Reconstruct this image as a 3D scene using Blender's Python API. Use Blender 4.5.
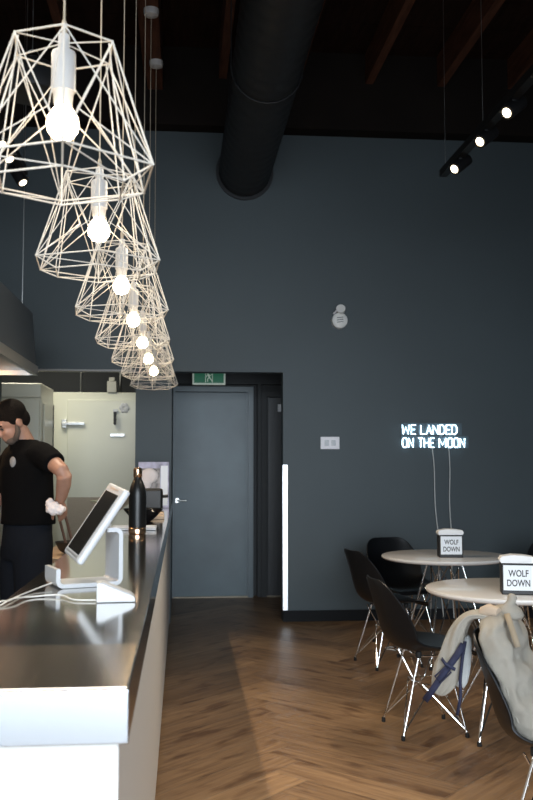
import bpy, bmesh, math, random
from math import sin, cos, pi, radians
from mathutils import Vector, Matrix
random.seed(7)
S = bpy.context.scene
COL = S.collection
for o in list(bpy.data.objects): bpy.data.objects.remove(o)

# ------------------------------------------------------------------ camera
cd = bpy.data.cameras.new('camera'); cam = bpy.data.objects.new('camera', cd); COL.objects.link(cam)
cam.location = (0, 0, 1.4)
cam.rotation_euler = (radians(90 + 3.814), 0, radians(-5.18))
cd.sensor_fit = 'AUTO'; cd.sensor_width = 36; cd.lens = 930 * 36 / 800
cd.clip_start = .05; cd.clip_end = 100
cd.dof.use_dof = True; cd.dof.focus_distance = 4.2; cd.dof.aperture_fstop = 6.3
S.camera = cam
# ------------------------------------------------------------------ world, exposure, main light
S.view_settings.view_transform = 'Standard'; S.view_settings.look = 'None'
S.view_settings.exposure = 0.0; S.view_settings.gamma = 1; S.view_settings.use_curve_mapping = False
w = bpy.data.worlds.new('world'); S.world = w; w.use_nodes = True
w.node_tree.nodes['Background'].inputs[0].default_value = (.62, .76, 1, 1)
w.node_tree.nodes['Background'].inputs[1].default_value = 1.2

def area(name, loc, rot, sx, sy, power, color=(1, 1, 1), spread=180):
    l = bpy.data.lights.new(name, 'AREA'); l.shape = 'RECTANGLE'; l.size = sx; l.size_y = sy
    l.energy = power; l.color = color; l.spread = radians(spread)
    o = bpy.data.objects.new(name, l); o.location = loc; o.rotation_euler = [radians(a) for a in rot]; COL.objects.link(o)
    return o
area('shopfront_daylight', (.3, -2.3, 1.75), (76, 0, 3), 5.2, 3.1, 140, (.82, .92, 1), 74)
area('kitchen_fill', (-1.6, 9.2, 2.9), (0, 0, 0), 1.2, .6, 34, (1, .95, .80))  # fill lamp added to brighten the cold room, not daylight

# ------------------------------------------------------------------ materials
def mat(name, col, rough=.5, metal=0, emit=None, es=0, spec=.5, bump=None, var=None, coat=0):
    m = bpy.data.materials.new(name); m.use_nodes = True
    nt = m.node_tree; b = nt.nodes['Principled BSDF']
    b.inputs['Base Color'].default_value = (*col, 1); b.inputs['Roughness'].default_value = rough
    b.inputs['Metallic'].default_value = metal; b.inputs['Specular IOR Level'].default_value = spec
    b.inputs['Coat Weight'].default_value = coat
    if emit: b.inputs['Emission Color'].default_value = (*emit, 1); b.inputs['Emission Strength'].default_value = es
    if bump or var:
        tc = nt.nodes.new('ShaderNodeTexCoord')
        mp = nt.nodes.new('ShaderNodeMapping'); nt.links.new(tc.outputs['Object'], mp.inputs[0])
        n = nt.nodes.new('ShaderNodeTexNoise'); nt.links.new(mp.outputs[0], n.inputs['Vector'])
        n.inputs['Detail'].default_value = 5
    if bump:
        sc, st = bump[:2]; n.inputs['Scale'].default_value = sc
        if len(bump) > 2: mp.inputs['Scale'].default_value = bump[2]
        bp = nt.nodes.new('ShaderNodeBump'); bp.inputs['Strength'].default_value = st; bp.inputs['Distance'].default_value = .01
        nt.links.new(n.outputs[0], bp.inputs['Height']); nt.links.new(bp.outputs[0], b.inputs['Normal'])
    if var:
        sc, amt = var
        n2 = nt.nodes.new('ShaderNodeTexNoise'); n2.inputs['Scale'].default_value = sc; n2.inputs['Detail'].default_value = 4
        nt.links.new(mp.outputs[0], n2.inputs['Vector'])
        r = nt.nodes.new('ShaderNodeValToRGB'); r.color_ramp.elements[0].position = .3; r.color_ramp.elements[1].position = .7
        r.color_ramp.elements[0].color = (*[c * (1 - amt) for c in col], 1)
        r.color_ramp.elements[1].color = (*[min(1, c * (1 + amt)) for c in col], 1)
        nt.links.new(n2.outputs[0], r.inputs[0]); nt.links.new(r.outputs[0], b.inputs['Base Color'])
    return m

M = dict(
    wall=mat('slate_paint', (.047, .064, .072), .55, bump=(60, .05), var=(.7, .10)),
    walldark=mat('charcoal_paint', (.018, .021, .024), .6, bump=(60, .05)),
    base=mat('black_baseboard', (.004, .0045, .006), .6, spec=.2),
    door=mat('blue_grey_door_paint', (.092, .130, .150), .42, bump=(50, .04), var=(2.2, .16)),
    doorframe=mat('blue_grey_frame_paint', (.082, .115, .135), .4),
    darkdoor=mat('dark_door_paint', (.022, .025, .03), .4),
    white_panel=mat('white_laminate', (.64, .62, .59), .45),
    steel=mat('brushed_steel', (.54, .52, .49), .11, 1),
    lip=mat('satin_steel_edge', (.60, .62, .65), .27, 1),
    strip=mat('warm_reflection_steel', (.56, .46, .36), .17, 1, bump=(3, .06, (5, .3, 1))),  # warm tone of reflections is put into this steel's base colour
    steel2=mat('satin_steel', (.5, .5, .49), .28, 1),
    steelpol=mat('polished_steel_guard', (.95, .95, .95), .22, 1),
    hood=mat('hood_blue_grey', (.05, .062, .078), .35, .3, bump=(30, .03)),
    chrome=mat('chrome', (.85, .85, .85), .08, 1),
    shell=mat('black_plastic', (.0045, .005, .0062), .42, spec=.28),
    rubber=mat('black_rubber', (.01, .01, .01), .7),
    tabletop=mat('white_tabletop', (.74, .70, .66), .22),
    wire=mat('white_wire', (.68, .63, .56), .4),
    cord=mat('cream_cord', (.42, .35, .26), .7),
    socket=mat('white_socket', (.55, .54, .53), .4),
    bulb=mat('lit_bulb', (1, .9, .7), .4, emit=(1, .78, .50), es=24),
    duct=mat('dark_duct', (.018, .019, .021), .5, .1, spec=.3),
    wood=mat('dark_brown_joist', (.10, .042, .025), .8, spec=.2, bump=(20, .3, (8, 1, 8)), var=(3, .35)),
    deck=mat('dark_brown_deck', (.020, .010, .007), .85, spec=.15, bump=(12, .3, (8, 1, 8)), var=(3, .3)),
    beam=mat('dark_header', (.011, .008, .0065), .85, spec=.15, var=(2, .2)),
    black=mat('matte_black', (.008, .008, .009), .5),
    blackgloss=mat('gloss_black', (.006, .006, .007), .12),
    neon=mat('neon_tube', (1, 1, 1), .4, emit=(.60, .85, 1), es=9),
    neonback=mat('clear_acrylic_backing', (.10, .13, .15), .15),
    whitecable=mat('white_cable', (.62, .62, .60), .5),
    whiteplastic=mat('white_plastic', (.50, .51, .53), .35, coat=.1),
    screen=mat('dark_screen', (.02, .018, .016), .08, coat=.5),
    switch=mat('switch_plate', (.85, .82, .85), .4),
    fixture=mat('off_white_fixture', (.8, .79, .76), .45),
    napkin=mat('white_napkin', (.85, .84, .83), .9),
    card=mat('white_card', (.78, .80, .83), .5),
    ink=mat('black_ink', (.02, .02, .02), .6),
    cream=mat('cream_enamel', (.74, .72, .60), .35, var=(1.5, .06)),
    coldwall=mat('cold_room_cream', (.56, .56, .46), .3, var=(1.2, .05)),
    diamond=mat('tread_plate', (.34, .29, .23), .5, 0, bump=(90, .6)),
    green=mat('exit_green', (.005, .12, .055), .4, emit=(.01, .35, .17), es=.12),
    exitw=mat('exit_white', (.6, .65, .58), .5, emit=(.7, .8, .7), es=.18),
    skin=mat('skin', (.33, .18, .125), .5, var=(30, .08)),
    hair=mat('dark_hair', (.008, .006, .005), .9, spec=.1, bump=(120, .8)),
    beard=mat('greying_beard', (.10, .075, .06), .9, bump=(200, .8)),
    shirt=mat('black_cotton', (.003, .003, .0033), .95, spec=.08, bump=(12, .5)),
    jeans=mat('dark_denim', (.008, .0095, .013), .95, spec=.08, bump=(15, .5)),
    logo=mat('grey_print', (.22, .22, .22), .8),
    cloth=mat('white_cloth', (.75, .68, .66), .9, bump=(30, .6)),
    canvas=mat('beige_canvas', (.29, .265, .225), .9, bump=(350, .4), var=(5, .10)),
    canvasin=mat('pale_lining', (.48, .50, .50), .9, bump=(120, .3)),
    strap=mat('navy_strap', (.013, .016, .046), .7, bump=(200, .3)),
    tan=mat('tan_wood', (.34, .24, .15), .5, var=(6, .2)),
    stick=mat('brown_handle', (.10, .05, .03), .5),
    copper=mat('copper_band', (.78, .52, .34), .2, 1),
    bottle=mat('matte_black_bottle', (.004, .0045, .005), .34, spec=.35),
    kfloor=mat('kitchen_tile', (.30, .28, .25), .5),
    poster1=mat('poster_lilac', (.40, .38, .50), .5, var=(14, .5)),
    poster2=mat('poster_photo', (.30, .26, .24), .5, var=(25, .8)),
    lens=mat('lit_lens', (1, .9, .7), .4, emit=(1, .84, .58), es=6),
)

# window glass
def herring():
    m = bpy.data.materials.new('oak_herringbone'); m.use_nodes = True; nt = m.node_tree; b = nt.nodes['Principled BSDF']
    N = nt.nodes.new; L = nt.links.new
    g = N('ShaderNodeNewGeometry'); uv = N('ShaderNodeUVMap'); uv.uv_map = 'UVMap'
    mp = N('ShaderNodeMapping'); mp.inputs['Scale'].default_value = (1.6, 22, 1); L(uv.outputs[0], mp.inputs[0])
    n1 = N('ShaderNodeTexNoise'); n1.inputs['Scale'].default_value = 1.6; n1.inputs['Detail'].default_value = 7; n1.inputs['Distortion'].default_value = .8
    L(mp.outputs[0], n1.inputs['Vector'])
    r = N('ShaderNodeValToRGB'); e = r.color_ramp.elements
    e[0].position = .25; e[0].color = (.20, .11, .054, 1); e[1].position = .78; e[1].color = (.41, .25, .13, 1)
    L(n1.outputs[0], r.inputs[0])
    r2 = N('ShaderNodeValToRGB'); e = r2.color_ramp.elements
    e[0].color = (.66, .63, .60, 1); e[1].color = (1.12, 1.12, 1.1, 1); L(g.outputs['Random Per Island'], r2.inputs[0])
    mx = N('ShaderNodeMix'); mx.data_type = 'RGBA'; mx.blend_type = 'MULTIPLY'; mx.inputs[0].default_value = 1
    L(r.outputs[0], mx.inputs[6]); L(r2.outputs[0], mx.inputs[7])
    mp2 = N('ShaderNodeMapping'); mp2.inputs['Scale'].default_value = (3, 9, 1); L(uv.outputs[0], mp2.inputs[0])
    n2 = N('ShaderNodeTexNoise'); n2.inputs['Scale'].default_value = 1.1; L(mp2.outputs[0], n2.inputs['Vector'])
    r3 = N('ShaderNodeValToRGB'); e = r3.color_ramp.elements; e[0].position = .33; e[0].color = (.45, .36, .3, 1); e[1].position = .45; e[1].color = (1, 1, 1, 1)
    L(n2.outputs[0], r3.inputs[0])
    mx2 = N('ShaderNodeMix'); mx2.data_type = 'RGBA'; mx2.blend_type = 'MULTIPLY'; mx2.inputs[0].default_value = .8
    L(mx.outputs[2], mx2.inputs[6]); L(r3.outputs[0], mx2.inputs[7]); L(mx2.outputs[2], b.inputs['Base Color'])
    b.inputs['Roughness'].default_value = .42
    bp = N('ShaderNodeBump'); bp.inputs['Strength'].default_value = .12; bp.inputs['Distance'].default_value = .01
    L(n1.outputs[0], bp.inputs['Height']); L(bp.outputs[0], b.inputs['Normal'])
    return m
M['herring'] = herring()

# ------------------------------------------------------------------ mesh helpers
class MB:
    def __init__(s): s.bm = bmesh.new(); s.bev = False
    def box(s, x0, x1, y0, y1, z0, z1, bev=0, mtx=None):
        r = bmesh.ops.create_cube(s.bm, size=1)['verts']
        for v in r:
            v.co = Vector(((x0 + x1) / 2 + v.co.x * (x1 - x0), (y0 + y1) / 2 + v.co.y * (y1 - y0), (z0 + z1) / 2 + v.co.z * (z1 - z0)))
        if bev:
            s.bev = True
            es = list({e for v in r for e in v.link_edges})
            q = bmesh.ops.bevel(s.bm, geom=es, offset=bev, segments=3, profile=.5, affect='EDGES')
            r = list({v for f in q['faces'] for v in f.verts} | {v for v in r if v.is_valid})
            r = [v for v in r if v.is_valid]
        if mtx is not None:
            for v in r: v.co = mtx @ v.co
        return s
    def ring(s, c, ax, rx, n, ry=None, up=None, ph=0):
        ax = Vector(ax).normalized()
        u = Vector(up) if up else (Vector((0, 0, 1)) if abs(ax.z) < .95 else Vector((0, 1, 0)))
        a = u.cross(ax)
        if a.length < 1e-6: a = Vector((1, 0, 0)).cross(ax)
        a.normalize(); b = ax.cross(a)
        ry = rx if ry is None else ry
        return [s.bm.verts.new(Vector(c) + a * rx * cos(2 * pi * i / n + ph) + b * ry * sin(2 * pi * i / n + ph)) for i in range(n)]
    def skin(s, rings, cap=True):
        n = len(rings[0])
        for A, B in zip(rings, rings[1:]):
            for i in range(n): s.bm.faces.new((A[i], A[(i + 1) % n], B[(i + 1) % n], B[i]))
        if cap:
            s.bm.faces.new(list(reversed(rings[0]))); s.bm.faces.new(rings[-1])
        return s
    def tube(s, pts, r, n=8, cap=True, closed=False):
        pts = [Vector(p) for p in pts]; rings = []
        for i, p in enumerate(pts):
            if closed: d = pts[(i + 1) % len(pts)] - pts[i - 1]
            else: d = pts[min(i + 1, len(pts) - 1)] - pts[max(i - 1, 0)]
            rr = r[i] if isinstance(r, (list, tuple)) else r
            rings.append(s.ring(p, d, rr, n))
        if closed:
            rings.append(rings[0]); return s.skin(rings, False)
        return s.skin(rings, cap)
    def rod(s, a, b, r, n=6): return s.tube([a, b], r, n)
    def lathe(s, prof, n=24, c=(0, 0, 0)):
        rings = [[s.bm.verts.new((c[0] + r * cos(2 * pi * i / n), c[1] + r * sin(2 * pi * i / n), c[2] + z)) for i in range(n)] for r, z in prof]
        return s.skin(rings)
    def loft(s, secs, n=20, up=(0, -1, 0)):
        """secs: centre, rx, ry, axis"""
        return s.skin([s.ring(c, ax, rx, n, ry, up) for c, rx, ry, ax in secs])
    def ell(s, c, r, rot=None, n=20):
        q = bmesh.ops.create_uvsphere(s.bm, u_segments=n, v_segments=n // 2 + 2, radius=1)['verts']
        for v in q:
            p = Vector((v.co.x * r[0], v.co.y * r[1], v.co.z * r[2]))
            if rot is not None: p = rot @ p
            v.co = p + Vector(c)
        return s
    def prism(s, pts, y0, y1, axis='Y'):
        f = {'Y': lambda p, y: (p[0], y, p[1]), 'X': lambda p, y: (y, p[0], p[1]), 'Z': lambda p, y: (p[0], p[1], y)}[axis]
        return s.skin([[s.bm.verts.new(f(p, y0)) for p in pts], [s.bm.verts.new(f(p, y1)) for p in pts]])
    def grid(s, P):
        V = [[s.bm.verts.new(p) for p in row] for row in P]
        for a, b in zip(V, V[1:]):
            for i in range(len(a) - 1): s.bm.faces.new((a[i], a[i + 1], b[i + 1], b[i]))
        return s
    def build(s, name, m, parent=None, smooth=True, ang=40):
        bmesh.ops.recalc_face_normals(s.bm, faces=s.bm.faces[:])
        me = bpy.data.meshes.new(name); s.bm.to_mesh(me); s.bm.free()
        me.materials.append(m)
        if smooth and False:
            pass
        if smooth:
            for p in me.polygons: p.use_smooth = True
            me.set_sharp_from_angle(angle=radians(ang))
        o = bpy.data.objects.new(name, me); COL.objects.link(o)
        if parent: o.parent = parent
        if smooth and s.bev: o.modifiers.new('wn', 'WEIGHTED_NORMAL').keep_sharp = True
        return o

def tag(o, label, cat, group=None, kind=None):
    o['label'] = label; o['category'] = cat
    if group: o['group'] = group
    if kind: o['kind'] = kind
    return o
def struct(o): o['kind'] = 'structure'; return o
def thing(name, label, cat, loc=(0, 0, 0), rz=0, group=None):
    o = bpy.data.objects.new(name, None); o.empty_display_size = .1; COL.objects.link(o)
    o.location = loc; o.rotation_euler = (0, 0, rz); return tag(o, label, cat, group)
def copy_tree(o, parent=None):
    c = o.copy(); COL.objects.link(c)
    if parent: c.parent = parent
    for ch in [x for x in bpy.data.objects if x.parent == o]: copy_tree(ch, c)
    return c
def mod(o, t, **k):
    m = o.modifiers.new(t.lower(), t)
    for a, v in k.items(): setattr(m, a, v)
    return o
def arc(c, r, a0, a1, n, f): return [f(c, r, radians(a0 + (a1 - a0) * i / n)) for i in range(n + 1)]

# ------------------------------------------------------------------ structure
WY = 8.24
# floor: herringbone planks
def floor():
    mb = MB(); bm = mb.bm; uvl = bm.loops.layers.uv.new('UVMap')
    Wd, n = .19, 5; q = 1 / math.sqrt(2); g = .0012
    def plank(x, y, sx, sy):
        pts = [(x * Wd + g, y * Wd + g), ((x + sx) * Wd - g, y * Wd + g), ((x + sx) * Wd - g, (y + sy) * Wd - g), (x * Wd + g, (y + sy) * Wd - g)]
        W = [((a - b) * q + 1.228, (a + b) * q) for a, b in pts]
        if max(p[0] for p in W) < -.5 or min(p[0] for p in W) > 4.6 or max(p[1] for p in W) < -2.4 or min(p[1] for p in W) > 9.9: return
        vs = [bm.verts.new((*p, 0)) for p in W]; f = bm.faces.new(vs)
        o1, o2 = random.random() * 50, random.random() * 50
        for i, l in enumerate(f.loops):
            a, b = pts[i]; a -= x * Wd; b -= y * Wd
            l[uvl].uv = (a + o1, b + o2) if sx > 1 else (b + o1, a + o2)
    for j in range(-8, 9):
        for k in range(-60, 110):
            plank(k + n * j, k - n * j, n, 1)
            plank(k + n + n * j, k + 1 - n - n * j, 1, n)
    o = mb.build('floor', M['herring'], smooth=False); struct(o)
    o2 = MB().box(-2.7, 4.7, -2.6, 11.4, -.12, -.0015).build('floor', M['kfloor'], smooth=False); struct(o2)
floor()
struct(MB().box(-2.7, 4.7, -2.6, 8.4, 5.10, 5.25).build('ceiling', M['deck'], smooth=False))
mb = MB()
for k in range(24):     # deck boards across the joists
    y = -2.4 + k * .45
    mb.box(-2.6, 4.6, y, y + .44, 5.075, 5.10)
struct(mb.build('ceiling', M['deck'], smooth=False))
k = 0
for x in [-2.3 + .66 * i for i in range(11)]:
    struct(MB().box(x - .035, x + .035, -2.4, 8.06, 4.80, 5.075).build('ceiling_joist', M['wood'], smooth=False))
struct(MB().box(-2.6, 4.6, 8.06, WY, 4.37, 5.075).build('ceiling_beam', M['beam'], smooth=False))
# back wall pieces around the openings
mb = MB()
mb.box(-2.6, -1.85, WY, WY + .16, 0, 2.2)
mb.box(-2.6, 4.6, WY, WY + .16, 2.2, 5.1)
mb.box(-.41, -.093, WY, WY + .16, 0, 2.2)
mb.box(.895, 4.6, WY, WY + .16, 0, 2.2)
struct(mb.build('wall_back', M['wall'], smooth=False))
struct(MB().box(-2.75, -2.6, -2.6, 11.4, 0, 5.25).build('wall_left', M['wall'], smooth=False))
struct(MB().box(4.6, 4.75, -2.6, 11.4, 0, 5.25).build('wall_right', M['wall'], smooth=False))
mb = MB()
mb.box(-2.6, 4.6, -2.6, -2.45, 0, .4).box(-2.6, 4.6, -2.6, -2.45, 3.5, 5.25).box(-2.6, -2.3, -2.6, -2.45, .4, 3.5).box(3.5, 4.6, -2.6, -2.45, .4, 3.5)
struct(mb.build('wall_front', M['wall'], smooth=False))
mb = MB().box(.895, 4.6, WY - .016, WY, 0, .095)
struct(mb.build('baseboard_back', M['base'], smooth=False))
struct(MB().box(-1.86, -.41, WY - .006, WY + .02, 2.195, 2.212).build('trim_1', mat('pale_edge_trim', (.25, .24, .23), .4), smooth=False))
mb = MB()
for x in (-2.3, -.55, 1.45, 3.4): mb.box(x, x + .10, -2.29, -2.22, .4, 3.5)
for z in (.4, 2.6, 3.42): mb.box(-2.3, 3.5, -2.29, -2.22, z, z + .08)
struct(mb.build('added_window_bars', M['black'], smooth=False))  # unseen bars, added to darken part of the counter edge's reflection
# corridor
CY = 9.76
mb = MB(); mb.box(-.2, -.094, WY + .16, CY + .1, 0, 2.6)
struct(mb.build('wall_corridor_left', M['wall'], smooth=False))
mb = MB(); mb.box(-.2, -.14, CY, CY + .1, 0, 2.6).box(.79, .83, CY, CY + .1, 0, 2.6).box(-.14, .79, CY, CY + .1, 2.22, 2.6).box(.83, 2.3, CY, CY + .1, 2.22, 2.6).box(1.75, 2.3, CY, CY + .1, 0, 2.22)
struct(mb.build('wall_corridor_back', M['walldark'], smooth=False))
struct(MB().box(-.2, 2.3, CY + .1, CY + .2, 0, 2.7).build('corridor_light_block', M['walldark'], smooth=False))  # unseen solid added behind the doors to stop sky light leaking in
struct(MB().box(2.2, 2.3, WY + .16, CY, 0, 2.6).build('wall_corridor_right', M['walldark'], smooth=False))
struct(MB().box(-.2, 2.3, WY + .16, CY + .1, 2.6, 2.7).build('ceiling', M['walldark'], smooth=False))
def door(name, x0, x1, z, fm, dm, hinge):
    fr = MB()
    fw = .055
    fr.box(x0, x0 + fw, CY - .03, CY + .06, 0, z).box(x1 - fw, x1, CY - .03, CY + .06, 0, z).box(x0 + fw, x1 - fw, CY - .03, CY + .06, z - fw, z)
    fr.box(x0 + fw, x0 + fw + .018, CY + .0, CY + .05, 0, z - fw).box(x1 - fw - .018, x1 - fw, CY + .0, CY + .05, 0, z - fw)
    root = struct(fr.build(name, fm, smooth=False))
    lf = MB().box(x0 + fw + .004, x1 - fw - .004, CY + .012, CY + .055, .012, z - fw - .004, .002).build('door_leaf', dm, root, smooth=False)
    h = MB()
    hx = x0 + fw + .035 if hinge == 'R' else x1 - fw - .06
    h.rod((hx, CY + .012, 1.0), (hx, CY - .04, 1.0), .011, 12).rod((hx, CY - .035, 1.0), (hx + (.1 if hinge == 'R' else -.1), CY - .035, 1.0), .009, 12)
    h.rod((hx, CY + .012, 1.0), (hx, CY + .004, 1.0), .026, 16)
    h.build('door_handle', M['steel2'], lf)
    MB().box(x0 + fw, x1 - fw, CY - .02, CY + .05, 0, .012).build('threshold', mat(name + '_sill', (.2, .17, .13), .4, .6), root, smooth=False)
    return root, lf
door('door_1', -.14, .745, 2.19, M['doorframe'], M['door'], 'R')
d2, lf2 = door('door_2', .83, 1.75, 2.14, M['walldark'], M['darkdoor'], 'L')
MB().box(1.005, 1.075, CY - .002, CY + .012, 1.93, 2.01, .002).build('door_plate', M['card'], lf2, smooth=False)
struct(MB().box(-.2, .0, CY - .002, CY, 0, .0).build('trim_3', M['base'], smooth=False)) if False else None
# corner guard
g = MB().box(.897, .935, WY - .006, WY, .097, 1.375, .001).box(.891, .897, WY - .006, WY + .04, .097, 1.375, .001)
go = g.build('trim_2', mat('white_corner_guard', (.97, .98, 1), .38, 1), smooth=False); struct(go)
# kitchen beyond the opening
KY = 10.0
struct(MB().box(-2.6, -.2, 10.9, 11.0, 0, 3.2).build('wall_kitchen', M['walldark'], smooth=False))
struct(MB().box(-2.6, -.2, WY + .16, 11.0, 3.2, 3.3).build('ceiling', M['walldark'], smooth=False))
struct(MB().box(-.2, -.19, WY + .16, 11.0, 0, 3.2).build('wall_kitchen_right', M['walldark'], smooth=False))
struct(MB().box(-2.6, -1.30, 6.74, 6.84, 0, 2.0).build('wall_kitchen_left', M['wall'], smooth=False))

# cold room
cr = thing('cold_room', 'cream walk-in cold room with a hinged door and tread plate, beyond the kitchen opening', 'cold room', (-1.2, KY, 0))
MB().box(-1.3, .0 + .99, 0, .7, 0, 2.14, .004).build('cabinet_wall', M['coldwall'], cr, smooth=False)
dl = MB().box(.0 - .01, .93, -.022, 0, .06, 2.06, .006).build('door', M['coldwall'], cr, smooth=False)
MB().box(.0, .93, -.028, -.022, .07, 1.03).build('kick_plate', M['diamond'], dl, smooth=False)
for z in (1.80, .5):
    hg = MB().box(-.07, -.02, -.04, -.0, z - .04, z + .05, .004).box(-.07, .17, -.05, -.028, z - .012, z + .022, .006)
    hg.build('hinge', M['steel2'], dl)
MB().box(.44, .59, -.034, -.022, 1.67, 1.70, .002).build('name_plate', M['steel2'], dl, smooth=False)
MB().rod((.49, -.02, 1.80), (.49, -.06, 1.80), .01).box(.475, .505, -.07, -.05, 1.80, 1.93, .005).build('latch', M['black'], dl)
MB().box(.47, .515, -.045, -.022, 1.93, 1.96, .004).build('latch_cap', M['whiteplastic'], dl)
wf = MB()
for a in range(6): wf.ell((.585 + .03 * cos(a * pi / 3), -.026, 2.005 - .03 + .03 * sin(a * pi / 3)), (.026, .006, .026), n=10)
wf.build('alarm_flower_plate', M['whiteplastic'], dl)
MB().box(.40, .50, -.02, .1, 2.14, 2.26, .006).box(.42, .48, -.022, .05, 2.26, 2.30, .004).build('alarm_box', mat('alarm_grey', (.4, .4, .36), .5), cr, smooth=False)
co = MB().rod((.11, .15, 2.14), (.11, .15, 3.195), .012, 8).build('conduit', M['steel2'], cr)
co = MB().rod((.53, .15, 2.14), (.53, .15, 3.195), .012, 8).build('conduit', M['steel2'], cr)
# fridge
fr = thing('fridge', 'tall cream fridge left of the cold room, behind the man', 'fridge', (-1.55, 8.75, 0))
MB().box(-.32, .25, 0, .8, .1, 2.13, .01).build('body', M['cream'], fr)
MB().box(-.31, .24, -.05, -.002, .15, 1.98, .008).build('door', M['cream'], fr)
MB().box(-.32, .25, -.055, -.002, 1.995, 2.12, .006).build('top_panel', M['cream'], fr)
MB().box(.252, .262, .12, .68, .3, 1.95, .003).build('side_panel', M['cream'], fr)
MB().box(.262, .27, .695, .72, .25, 1.97).build('door_gasket', M['black'], fr)
for a in (-.27, .2):
    for b in (.05, .73): MB().rod((a, b, 0), (a, b, .11), .02, 10).build('foot', M['rubber'], fr)
# unseen fitting, added to go with the kitchen fill lamp
kl = thing('added_light_fitting', 'unseen tube light fitting added on the kitchen ceiling with the fill lamp', 'added ceiling light', (-1.6, 9.2, 2.95))
MB().box(-.62, .62, -.32, .32, 0, .05, .005).build('housing', M['white_panel'], kl, smooth=False)
MB().rod((0, 0, .05), (0, 0, .25), .012).build('stem', M['steel2'], kl)

# ------------------------------------------------------------------ range hood
hd = thing('range_hood', 'dark blue-grey extractor hood with a steel bottom rim hanging at the left', 'range hood', (-1.04, 4.2, 2.02))
hb = MB(); hb.prism([(-1.3, .06), (0, .06), (-.03, .44), (-1.3, .44)], 0, 2.52, 'Y')
hb.build('canopy', M['hood'], hd, smooth=False)
mb = MB(); mb.box(-.02, .012, -.005, 2.53, -.005, .06).box(-1.3, -.02, 2.50, 2.53, -.005, .06).box(-1.3, -.02, -.005, .02, -.005, .06)
mb.build('rim', M['steel2'], hd, smooth=False)
MB().box(-1.3, -.02, .02, 2.50, .03, .06).build('filter_panel', M['steel2'], hd, smooth=False)
for y in (.7, 1.95):
    MB().lathe([(.05, 0), (.06, .02), (.06, .035)], 16, (-.35, y, -.005)).build('hood_lamp', mat('hood_lamp_glass%d' % int(y * 10), (1, .8, .5), .4, emit=(1, .50, .18), es=22), hd)
    l = bpy.data.lights.new('hood_lamp_light', 'SPOT'); l.energy = 22; l.color = (1, .62, .32); l.spot_size = radians(150); l.shadow_soft_size = .05
    lo = bpy.data.objects.new('hood_lamp_light', l); lo.location = (-.35, y, -.03); lo.parent = hd; COL.objects.link(lo)
MB().rod((-.09, 2.44, .44), (-.09, 2.44, 3.05), .004).lathe([(.02, .44), (.02, .47)], 10, (-.09, 2.44, 0)).build('suspension_cable', M['steel2'], hd)
MB().rod((-.06, .3, .44), (-.06, .3, 3.05), .004).build('suspension_cable', M['steel2'], hd)

# ------------------------------------------------------------------ counter
ct = thing('service_counter', 'long white service counter with a polished stainless steel top', 'counter', (0, 0, 0))
MB().box(-.44, -.099, 1.55, 8.236, .06, .957, .002).build('body', M['white_panel'], ct, smooth=False)
MB().box(-.42, -.105, 1.60, 8.236, 0, .06).build('plinth', M['black'], ct, smooth=False)
mb = MB(); P = []
mb.box(-.457, -.082, 1.52, 8.238, .957, 1.04, .0025)
MB().box(-.452, -.087, 1.53, 1.885, 1.0395, 1.0412).build('cover_strip', M['strip'], ct, smooth=False)
wt = mb.build('worktop', M['steel'], ct, smooth=False)
MB().box(-.4575, -.0815, 1.512, 1.5195, .9565, 1.0405, .002).build('front_edge', M['lip'], ct, smooth=False)

# ------------------------------------------------------------------ duct
L = 10.3; mb = MB(); rings = []
n = 260
for i in range(n + 1):
    y = -2.1 + L * i / n
    rr = .228 + (.006 if i % 4 == 0 else 0)
    rings.append(mb.ring((.548, y, 4.015), (0, 1, 0), rr, 40))
mb.skin(rings, False)
du = tag(mb.build('air_duct', M['duct'], ang=60), 'large round dark spiral duct running under the joists to the back wall', 'duct')
MB().lathe([(.245, 0), (.26, .002), (.26, .02), (.23, .02)], 40).build('collar', M['duct'], du)
c = [x for x in bpy.data.objects if x.name.startswith('collar')][0]; c.rotation_euler = (radians(90), 0, 0); c.location = (.548, WY, 4.015)
for y in (1.2, 3.6, 6.0):
    MB().tube([(.548 + .24 * cos(a), y, 4.015 + .24 * sin(a)) for a in [radians(t) for t in range(180, 361, 15)]], .006, 6).rod((.308, y, 4.015), (.308, y, 5.08), .004).rod((.788, y, 4.015), (.788, y, 5.08), .004).build('hanger_strap', M['duct'], du)

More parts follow.
